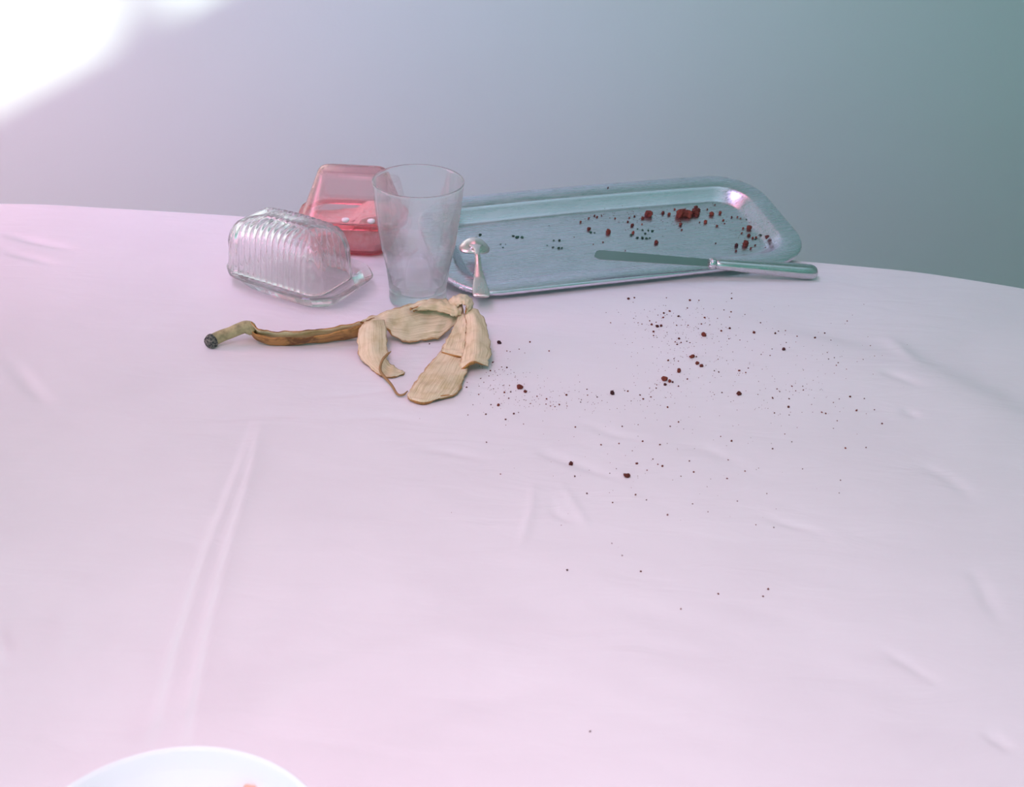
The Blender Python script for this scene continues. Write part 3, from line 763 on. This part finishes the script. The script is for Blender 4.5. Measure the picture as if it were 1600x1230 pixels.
# ------------------------------------------------------------------ banana peel
peel = empty('banana_peel', (0, 0, 0)); tag(peel, 'split open banana peel with brown skin and cream inside in front of the glass', 'banana peel')
peel_parts = []
def ribbon(name, rows, thick=0.0024, nu=40, nv=14, flip=False, wob=0.0006, label=None, mats=None):
    """rows: list of cross sections, each a list of (px, py, height above the cloth)"""
    ncp = len(rows[0]); R = []
    for r in rows:
        R.append([at(x, y, TZ + 0.0012 + h) for x, y, h in r])
    R = [crom([tuple(p) for p in r], nv) for r in R]
    cols = [crom([r[j] for r in R], nu) for j in range(nv)]     # cols[j][i]
    P = np.array(cols).transpose(1, 0, 2)                        # nu, nv, 3
    du = np.gradient(P, axis=0); dv = np.gradient(P, axis=1)
    N = np.cross(du, dv); N /= np.linalg.norm(N, axis=2, keepdims=True) + 1e-12
    if N[..., 2].mean() < 0: N = -N          # the cream side looks up
    # rough edges and wobble
    iu = np.linspace(0, 1, nu)[:, None]; iv = np.linspace(0, 1, nv)[None, :]
    ph = rng.uniform(0, 6, 4)
    wv = np.sin(iu * 23 + ph[0]) * np.sin(iv * 9 + ph[1]) + 0.6 * np.sin(iu * 41 + ph[2] + iv * 5)
    P = P + N * (wob * wv)[..., None]
    edge = np.zeros((nu, nv, 1)); edge[:, 0, 0] = 1; edge[:, -1, 0] = -1
    P = P + dv / (np.linalg.norm(dv, axis=2, keepdims=True) + 1e-12) * edge * (0.0004 * (np.sin(iu * 57 + ph[3]) + np.sin(iu * 23 + ph[1]) + 0.7 * np.sin(iu * 97 + ph[0])) * np.ones((1, nv)))[..., None]
    tk = thick * np.minimum(1, 0.45 + 3.0 * np.minimum(iv, 1 - iv))
    Q = P - N * np.broadcast_to(tk, (nu, nv))[..., None]
    for arr in (P, Q):
        arr[..., 2] = np.maximum(arr[..., 2], TZ + 0.0006 if arr is Q else TZ + 0.0014)
    bm = bmesh.new(); uvl = bm.loops.layers.uv.new('UVMap')
    a = [[bm.verts.new(P[i, j]) for j in range(nv)] for i in range(nu)]
    b = [[bm.verts.new(Q[i, j]) for j in range(nv)] for i in range(nu)]
    def face(vs4, uvs, mi):
        f = bm.faces.new(vs4); f.material_index = mi
        for l, uv in zip(f.loops, uvs): l[uvl].uv = uv
    for i in range(nu - 1):
        for j in range(nv - 1):
            uv = [(i / nu, j / nv), ((i + 1) / nu, j / nv), ((i + 1) / nu, (j + 1) / nv), (i / nu, (j + 1) / nv)]
            face((a[i][j], a[i + 1][j], a[i + 1][j + 1], a[i][j + 1]), uv, 0)
            face((b[i][j], b[i][j + 1], b[i + 1][j + 1], b[i + 1][j]), [uv[0], uv[3], uv[2], uv[1]], 1)
    for i in range(nu - 1):
        for j in (0, nv - 1):
            face((a[i][j], a[i + 1][j], b[i + 1][j], b[i][j]), [(i / nu, 0), ((i + 1) / nu, 0), ((i + 1) / nu, .1), (i / nu, .1)], 1)
    for j in range(nv - 1):
        for i in (0, nu - 1):
            face((a[i][j], a[i][j + 1], b[i][j + 1], b[i][j]), [(0, j / nv), (0, (j + 1) / nv), (.1, (j + 1) / nv), (.1, j / nv)], 1)
    o = bmo(name, bm, mats or [M_PEELIN, M_PEELOUT], peel)
    if label: o['label'] = label
    return o
# stem
cs = [(326, 536, 0.0062), (334, 531, 0.0066), (346, 525, 0.0090), (360, 520, 0.0120), (374, 514, 0.0155), (386, 511, 0.0170), (396, 518, 0.0130)]
pts = crom([tuple(at(x, y, TZ + h)) for x, y, h in cs], 34)
rad = np.interp(np.linspace(0, 1, 34), [0, 0.06, 0.12, 0.2, 0.5, 0.8, 0.9, 1], [0.0048, 0.0056, 0.0060, 0.0054, 0.0050, 0.0054, 0.0060, 0.0045])
o = bmo('stem', tube(pts[5:], rad[5:], 16), M_STEM, peel); o['label'] = 'olive green stem'
me = o.data
o = bmo('stem_tip', tube(pts[:6], rad[:6] * 1.06, 16), M_STEMTIP, peel); o['label'] = 'black dried stem tip'
# trough of peel running from the stem: near edge, bottom, back edge
ribbon('peel_strip', [
    [(381, 503, 0.020), (384, 512, 0.010), (392, 503, 0.022)],
    [(390, 512, 0.016), (398, 522, 0.004), (400, 513, 0.018)],
    [(402, 522, 0.0125), (412, 533, 0.001), (415, 518, 0.015)],
    [(430, 527, 0.0110), (436, 536, 0.0008), (440, 519, 0.014)],
    [(465, 528, 0.0100), (468, 535, 0.0006), (475, 518, 0.014)],
    [(500, 524, 0.0120), (503, 531, 0.0010), (510, 514, 0.015)],
    [(532, 517, 0.0150), (536, 527, 0.0015), (540, 509, 0.016)],
    [(560, 508, 0.0190), (566, 524, 0.0030), (566, 503, 0.0185)],
    [(580, 503, 0.0200), (590, 520, 0.0040), (586, 497, 0.0195)]], flip=True, nu=60, nv=16, label='long brown trough of peel')
# wide middle flap
ribbon('peel_strip', [
    [(562, 503, 0.0190), (572, 503, 0.0185), (582, 506, 0.0190)],
    [(578, 495, 0.0190), (592, 502, 0.0185), (604, 512, 0.0150)],
    [(600, 487, 0.0200), (612, 504, 0.0160), (616, 526, 0.0070)],
    [(628, 479, 0.0220), (636, 503, 0.0140), (638, 534, 0.0030)],
    [(652, 471, 0.0240), (662, 498, 0.0130), (664, 531, 0.0030)],
    [(678, 467, 0.0250), (688, 496, 0.0140), (686, 527, 0.0040)],
    [(700, 468, 0.0250), (708, 492, 0.0160), (706, 512, 0.0080)],
    [(722, 474, 0.0240), (724, 488, 0.0190), (722, 497, 0.0150)]], flip=True, nu=60, nv=22, wob=0.0009)
# ridge strip lying over the middle flap
ribbon('peel_strip', [
    [(640, 486, 0.0200), (644, 484, 0.0225), (650, 480, 0.0220)],
    [(660, 485, 0.0215), (664, 476, 0.0260), (668, 469, 0.0250)],
    [(686, 487, 0.0215), (690, 475, 0.0275), (690, 467, 0.0260)],
    [(708, 494, 0.0205), (710, 481, 0.0275), (706, 470, 0.0265)],
    [(720, 493, 0.0200), (722, 484, 0.0255), (722, 475, 0.0255)]], flip=True, nu=34, nv=12)
# left front flap
ribbon('peel_strip', [
    [(568, 503, 0.0200), (584, 500, 0.0225), (601, 500, 0.0190)],
    [(562, 513, 0.0180), (582, 508, 0.0215), (603, 512, 0.0180)],
    [(558, 535, 0.0110), (582, 532, 0.0150), (605, 534, 0.0120)],
    [(561, 556, 0.0040), (584, 555, 0.0085), (606, 553, 0.0070)],
    [(576, 573, 0.0012), (592, 571, 0.0040), (605, 562, 0.0045)],
    [(594, 586, 0.0012), (603, 580, 0.0022), (614, 571, 0.0030)],
    [(612, 589, 0.0014), (618, 583, 0.0022), (624, 577, 0.0022)],
    [(628, 585, 0.0012), (631, 583, 0.0016), (633, 581, 0.0012)]], flip=True, nu=50, nv=16, label='short curled flap of peel, cream side up')
# right flap: one sheet that comes off the knot, its outer half ends in a lifted lip
ribbon('peel_strip', [
    [(726, 486, 0.0235), (736, 482, 0.0260), (747, 484, 0.0230)],
    [(728, 500, 0.0200), (742, 494, 0.0250), (757, 499, 0.0205)],
    [(728, 520, 0.0160), (745, 515, 0.0210), (763, 520, 0.0160)],
    [(726, 540, 0.0120), (745, 537, 0.0175), (766, 540, 0.0120)],
    [(722, 556, 0.0090), (744, 553, 0.0145), (768, 552, 0.0100)],
    [(718, 568, 0.0060), (742, 562, 0.0125), (764, 562, 0.0090)],
    [(716, 578, 0.0040), (741, 565, 0.0125), (763, 572, 0.0050)]], flip=True, nu=46, nv=18)
# inner flap between the knot and the long front flap
ribbon('peel_strip', [
    [(718, 490, 0.0200), (722, 489, 0.0215), (727, 489, 0.0210)],
    [(712, 505, 0.0165), (720, 503, 0.0170), (728, 504, 0.0190)],
    [(702, 523, 0.0125), (716, 523, 0.0130), (728, 524, 0.0150)],
    [(693, 540, 0.0090), (710, 544, 0.0090), (726, 544, 0.0110)],
    [(689, 549, 0.0075), (706, 554, 0.0078), (723, 557, 0.0085)]], flip=True, nu=34, nv=14)
# long front flap
ribbon('peel_strip', [
    [(694, 536, 0.0060), (712, 540, 0.0062), (736, 545, 0.0075)],
    [(688, 549, 0.0055), (708, 556, 0.0060), (736, 558, 0.0070)],
    [(672, 567, 0.0045), (698, 574, 0.0058), (731, 575, 0.0050)],
    [(657, 585, 0.0040), (688, 592, 0.0055), (725, 592, 0.0035)],
    [(645, 602, 0.0035), (676, 608, 0.0050), (718, 609, 0.0028)],
    [(637, 616, 0.0030), (668, 621, 0.0040), (708, 617, 0.0028)],
    [(640, 624, 0.0024), (664, 628, 0.0028), (696, 620, 0.0026)]], flip=True, nu=50, nv=18, thick=0.0030, label='long flat flap of peel, cream side up')
# knot where the strips meet, curling over
ribbon('peel_strip', [
    [(700, 470, 0.0270), (704, 476, 0.0270), (712, 481, 0.0260)],
    [(708, 463, 0.0310), (713, 469, 0.0320), (720, 476, 0.0300)],
    [(722, 459, 0.0320), (724, 466, 0.0340), (726, 476, 0.0310)],
    [(735, 464, 0.0300), (732, 470, 0.0325), (729, 480, 0.0300)],
    [(740, 474, 0.0260), (735, 479, 0.0290), (729, 486, 0.0270)],
    [(738, 484, 0.0220), (734, 487, 0.0240), (728, 491, 0.0235)]], flip=True, nu=34, nv=12, label='curled knot joining the flaps')
# dry strand
fs = [(611, 549, 0.0155), (604, 555, 0.0140), (597, 564, 0.0115), (594, 578, 0.0060), (600, 588, 0.0030), (612, 602, 0.0014), (621, 616, 0.0012), (630, 617, 0.0015), (637, 611, 0.0030)]
pts = crom([tuple(at(x, y, TZ + 0.0012 + h)) for x, y, h in fs], 50)
o = bmo('fibre', tube(pts, np.interp(np.linspace(0, 1, 50), [0, 0.1, 0.5, 0.9, 1], [0.0003, 0.0011, 0.0012, 0.0009, 0.0004]), 8), M_FIBRE, peel); o['label'] = 'thin brown dry strand'

# ------------------------------------------------------------------ crumbs
def crumb_mesh(name, seed, m, sub=1, flat=1.0):
    r = random.Random(seed); bm = bmesh.new(); bmesh.ops.create_icosphere(bm, subdivisions=sub, radius=1)
    for q in bm.verts:
        q.co *= r.uniform(0.68, 1.28); q.co.z *= flat
    bmesh.ops.recalc_face_normals(bm, faces=bm.faces)
    me = bpy.data.meshes.new(name); bm.to_mesh(me); bm.free(); me.materials.append(m); return me
RED = [crumb_mesh('crumb', s, M_CRUMB, 2) for s in range(4)]
REDS = [crumb_mesh('crumb', s + 10, M_CRUMB, 1) for s in range(5)]
DARK = [crumb_mesh('crumb', s + 20, M_DCRUMB, 1) for s in range(3)]
HERB = [crumb_mesh('herb_fleck', s + 30, M_HERB, 1, 0.45) for s in range(4)]

CLOTH_CRUMBS = [  # pixel x, y, radius in pixels
 (780,537,4.6),(828,535,1.6),(858,549,1.6),(792,549,1.3),(797,550,1.1),(811,546,1.1),(820,552,.9),(770,567,1.9),(784,574,1.1),(792,575,1.6),(766,580,1.6),(773,580,1.1),(764,588,1.1),(751,592,1.2),(756,598,1.1),(730,598,1.1),(729,606,1.5),(748,617,1.3),
 (788,614,2),(812,607,5.2),(821,613,3),(796,603,1.1),(798,613,1.4),(786,603,1.1),(771,608,1.1),(795,623,1.6),(779,634,2.6),(767,633,1.5),(739,633,1.1),(759,648,1.9),(731,649,1.1),(803,647,1.9),(810,645,1.1),(790,656,1.9),(818,663,1.1),(829,631,1.1),(839,620,1.5),(854,624,1.6),(853,632,1.3),(860,635,1.3),(867,636,1.3),(874,633,1.6),(885,618,2),(886,635,1.1),
 (917,609,1.4),(907,629,1.1),(918,618,1.1),(933,621,1.4),(957,616,4.7),(981,612,1.6),(976,611,1.1),(986,627,1.1),(899,668,1.6),(972,667,1.6),(982,468,2.6),(991,466,1.6),(954,505,1.3),(947,489,.9),(997,505,1.1),(990,498,1.1),
 (1078,470,2.1),(1092,470,1.3),(1143,467,1.6),(1143,459,1.1),(1041,466,1.1),(1074,482,1.3),(1046,487,1.9),(1037,490,1.9),(1036,497,2.1),(1060,495,2.3),(1028,493,1.1),(1042,492,1.1),(1018,508,2.4),(1027,511,2.8),(1033,510,2.6),(1025,504,1.3),(1015,502,1.3),(1021,519,2.4),(1021,525,1.4),(1003,507,1.1),(1057,509,1.3),(1075,509,1.3),(1096,507,1.5),(1101,497,1.9),(1131,485,1.3),(1142,488,1.5),(1164,492,1.1),(1121,498,1.1),(1140,496,1.1),(1109,508,1.1),(1091,514,1.1),(1099,525,4.6),(1127,518,2.3),(1140,514,2.3),(1178,521,2.7),(1188,505,1.3),(1211,523,2.1),(1216,519,1.3),(1227,518,1.3),(1245,528,1.3),(1228,538,1.1),(1224,549,3.4),(1206,547,1.1),(1189,555,1.1),(1203,557,1.1),(1139,530,1.1),(1156,532,1.1),
 (1061,530,2.3),(1055,535,1.5),(1064,536,1.6),(1058,539,1.6),(1073,534,1.3),(1078,536,1.3),(1042,520,1.1),(1081,559,4.1),(1088,558,1.6),(1089,569,3.1),(1096,573,3.3),(1044,564,2.1),(1061,581,4.1),(1060,565,1.1),(1053,561,1.1),(1038,594,5.2),(1046,597,3.2),(1051,598,2.2),(1039,602,2.6),(1074,593,1.7),(1060,604,1.4),(1116,580,1.5),(1123,582,1.5),(1155,580,2.1),(1165,583,1.4),(1169,576,1.3),(1122,562,1.1),(1026,602,1.3),(1025,607,1.5),(1015,607,1.1),(1000,618,1.5),(1005,624,1.7),(1017,621,1.4),(1043,637,1.9),(1154,617,4.3),(1128,614,1.3),(1116,617,1.1),(1184,617,1.1),(1207,623,2.1),(1214,609,1.3),(1218,613,1.3),(1237,605,1.7),(1255,611,1.5),(1254,605,1.1),(1232,637,2.5),(1210,646,1.4),(1233,624,1.4),(1243,612,1.1),(997,664,1.1),(1060,660,1.6),(1047,667,1.5),(1068,671,.9),
 (1273,530,2.2),(1289,519,1.6),(1324,500,1.3),(1298,533,1.1),(1292,554,1.1),(1303,562,1.1),(1294,564,1.1),(1306,574,1.4),(1309,570,1.1),(1360,540,1.1),(1348,565,1.1),(1366,559,.9),(1322,580,.9),(1328,622,1.9),(1350,625,1.2),(1311,625,1.1),(1302,630,1.1),(1284,645,1.6),(1290,647,1.6),(1338,643,2.5),(1366,642,1.3),(1378,663,1.7),(1308,658,1.1),(1302,670,1.1),(1268,633,1.1),(1321,701,1.9),(1353,700,1.4),(1237,691,1.1),(1226,679,1.1),(1207,702,1.6),(1233,649,1.1),
 (760,692,1.4),(782,741,1.4),(892,724,4.3),(898,745,1.9),(979,745,5.0),(917,772,1.7),(957,786,1.6),(993,774,1.9),(1010,782,1.5),(1043,806,1.9),(1082,788,1.4),(995,725,2.5),(1035,729,2.3),(1028,726,1.4),(1011,735,1.4),(1004,690,1.7),(1031,696,1.9),(967,694,1.6),(939,696,1.7),(963,733,1.1),(953,739,1.1),(988,705,1.1),(1020,718,1.3),(1077,721,1.5),(1084,738,1.7),(1126,683,1.4),(1143,690,2.1),(1138,718,1.3),(1136,748,1.5),(1164,736,1.6),(1254,733,1.1),(1313,751,1.3),(1311,771,1.1),(1152,784,1.4),(1198,772,1.1),(1106,801,1.3),(1209,825,1.3),(1181,821,1.1),(956,849,1.3),(972,869,1.3),(886,892,2.1),(877,821,1.0),(1064,952,1.7),(1122,929,1.7),(1200,922,2.3),(1192,933,1.8),(1001,894,1.8),(1064,744,1.1),(922,1143,2.2),(671,538,1.4)]
DARKSET = {(1224,549), (957,616), (780,537)}
TRAY_CRUMBS = [
 (907,348,2.3),(920,342,2.1),(929,338,2.1),(933,340,2.1),(940,338,1.6),(920,359,3.1),(950,364,4.6),(961,342,1.7),(981,347,2.1),(983,341,1.7),(991,339,1.9),(988,353,2.9),(989,365,2.9),(1003,351,1.7),(1004,342,2.7),(1013,337,6.4),(1025,380,3.5),(1036,334,2.9),(1045,336,2.9),(1054,328,1.9),(1063,352,2.9),(1065,360,1.9),
 (1062,338,7.8),(1070,337,7.0),(1076,338,6.6),(1084,334,6.6),(1087,325,2.9),(1088,337,5),(1068,333,5.5),(1091,331,4),(1102,348,3.1),(1112,336,4.2),(1125,334,2.9),(1117,321,1.7),(1105,328,1.7),(1120,354,2.3),(1130,345,1.9),(1143,340,1.9),(1152,340,1.9),(1157,342,1.4),(1170,358,4.2),(1161,358,2.3),(1159,365,1.9),(1170,369,2.9),(1176,373,2.3),(1181,372,2.3),(1198,372,4),(1164,383,5.5),(1150,385,3.6),(1173,389,2.3),(1180,384,1.7),(1196,388,1.6),(1150,393,1.9),(1118,381,1.6),(942,379,1.4),(927,382,1.1),(897,371,1.1),(977,392,1.1),(1093,348,1.6),(1132,350,1.5),(950,294,1.6)]
TRAYDARK = {(1198,372), (1150,385), (1118,381), (1150,393)}
HERBS = [
 (750,367,3),(744,371,1.7),(782,382,1.7),(786,387,1.7),(790,382,1.1),(808,371,3.2),(816,371,2.9),(802,369,2.3),(865,376,2.0),(874,376,3.2),(855,384,1.8),(864,387,2.4),(873,388,2.9),(878,388,2.3),(923,363,2.5),(929,364,1.9),(858,353,1.1),(986,368,2.9),(996,372,2.5),(1004,372,3.2),(1010,373,2.8),(1008,365,2.4),(1019,361,2.7),(1013,360,2.0),(1004,360,1.9),(996,358,1.6),(1166,343,1.7),(1188,367,2.1),(1180,374,1.8),(1015,372,2.0)]
def place(name, me, loc, r, label, cat, group, zs=0.8):
    o = bpy.data.objects.new(name, me); COL.objects.link(o)
    o.location = loc; o.rotation_euler = (0, 0, random.uniform(0, 6.28))
    o.scale = (r * random.uniform(0.85, 1.15), r * random.uniform(0.8, 1.1), r * zs)
    tag(o, label, cat, group); return o
SPECIAL = {
 (780, 537): 'dark red crumb right beside the wide hanging flap of the banana peel',
 (812, 607): 'rough red crumb with smaller bits stuck to it, nearest the long banana peel flap',
 (671, 538): 'single tiny red crumb enclosed between the flaps of the banana peel',
 (957, 616): 'almost black round crumb alone between two trails of crumbs on the cloth',
 (982, 468): 'dark red crumb on the cloth close to the edge of the tray',
 (1224, 549): 'almost black crumb on the cloth below the knife handle',
 (1099, 525): 'round red crumb on the cloth in the crumb patch below the knife blade',
 (1038, 594): 'widest red crumb on the cloth, lying in a row with two broken bits',
 (1154, 617): 'lone dark red crumb to the side of the main crumb trail',
 (892, 724): 'large red crumb with a tiny one beside it on bare cloth',
 (979, 745): 'largest lone red crumb on the bare cloth in front of the trail',
 (922, 1143): 'stray crumb far from all others on bare cloth near the bowl'}
TRAY_SPECIAL = {
 (1013, 337): 'large red crumb on the tray next to the big clump',
 (1198, 372): 'almost black crumb against the end wall of the tray',
 (1150, 385): 'almost black crumb beside a large red crumb on the tray',
 (1164, 383): 'large wide red crumb on the tray behind the knife handle',
 (1025, 380): 'small star shaped red crumb on the tray behind the knife blade',
 (950, 364): 'lone squarish red crumb on the bare middle of the tray',
 (950, 294): 'tiny crumb lying on the raised back rim of the tray'}
CLUMP = {(1062, 338), (1070, 337), (1076, 338), (1084, 334), (1088, 337), (1068, 333), (1091, 331)}
for x, y, r in CLOTH_CRUMBS:
    p = at(x, y); rr = r / pxm(p) * 0.95
    me = random.choice(DARK) if (x, y) in DARKSET else random.choice(RED if r > 2.5 else REDS)
    place('crumb', me, (p.x, p.y, tz(p.x, p.y) + rr * 0.55), rr,
          SPECIAL.get((x, y)) or ('large dark red cake crumb on the white tablecloth') if (r >= 2.5 or (x, y) in SPECIAL) else 'tiny dark red cake crumb on the white tablecloth', 'crumb', 'large crumbs on the cloth' if r >= 2.5 else 'small crumbs on the cloth')
def on_tray(x, y):
    q = at_tray(x, y)
    for _ in range(3): q = at_tray(x, y, tray_surf(q.x, q.y))
    return q
for x, y, r in TRAY_CRUMBS:
    q = on_tray(x, y); rr = r / pxm(t2w(q)) * 0.95
    w = t2w((q.x, q.y, q.z + rr * 0.6))
    me = random.choice(DARK) if (x, y) in TRAYDARK else random.choice(RED if r > 2.5 else REDS)
    place('crumb', me, w, rr, TRAY_SPECIAL.get((x, y)) or ('red cake crumb in the big clump of crumbs on the tray' if (x, y) in CLUMP else 'loose large red cake crumb lying on the steel tray' if r >= 2.5 else 'tiny red cake crumb lying on the steel tray'), 'crumb', 'crumbs clumped on the tray' if (x, y) in CLUMP else 'large crumbs on the tray' if r >= 2.5 else 'small crumbs on the tray', 0.9)
for x, y, r in HERBS:
    q = on_tray(x, y); rr = r / pxm(t2w(q))
    w = t2w((q.x, q.y, q.z + rr * 0.28))
    place('herb_fleck', random.choice(HERB), w, rr, 'dark green herb fleck lying on the steel tray', 'herb fleck', 'herb flecks on the tray', 0.8)

# dust of crumbs too fine to count
def dust(name, spots, label, local):
    V, Fc = [], []
    for p, r in spots:
        b = len(V); a0 = random.uniform(0, 6.28)
        for k in range(3): V.append((p[0] + r * math.cos(a0 + k * 2.1), p[1] + r * math.sin(a0 + k * 2.1), p[2]))
        V.append((p[0], p[1], p[2] + r * 1.1))
        Fc += [(b, b + 1, b + 3), (b + 1, b + 2, b + 3), (b + 2, b, b + 3), (b, b + 2, b + 1)]
    o = link(name, pyd(name, V, Fc), M_CRUMB, smooth=False)
    tag(o, label, 'crumbs', kind='stuff'); return o
spots = []
for cx, cy, sx, sy, n_ in [(795, 610, 35, 22, 90), (880, 625, 50, 12, 80), (1055, 510, 48, 26, 170), (1075, 560, 40, 26, 70), (1150, 560, 70, 50, 70), (1220, 615, 50, 25, 70), (1000, 700, 110, 60, 90), (1030, 610, 50, 18, 50), (775, 575, 14, 16, 25), (1300, 570, 60, 50, 40)]:
    for _ in range(n_):
        x, y = random.gauss(cx, sx), random.gauss(cy, sy)
        if y < 470: continue
        p = at(x, y); r = random.uniform(0.45, 0.95) / pxm(p)
        spots.append(((p.x, p.y, tz(p.x, p.y) + 0.0001), r))
dust('crumb_dust', spots, 'fine dust of red cake crumbs scattered over the white cloth', False)
spots = []
for cx, cy, sx, sy, n_ in [(940, 341, 30, 6, 36), (1000, 345, 30, 9, 50), (1060, 340, 35, 10, 70), (1110, 345, 40, 12, 50), (1170, 368, 18, 14, 50)]:
    for _ in range(n_):
        q = on_tray(random.gauss(cx, sx), min(max(random.gauss(cy, sy), 318), 398)); w = t2w((q.x, q.y, q.z)); r = random.uniform(0.5, 0.95) / pxm(w)
        spots.append(((w.x, w.y, w.z), r))
dust('crumb_dust', spots, 'fine dust of red cake crumbs on the steel tray', True)
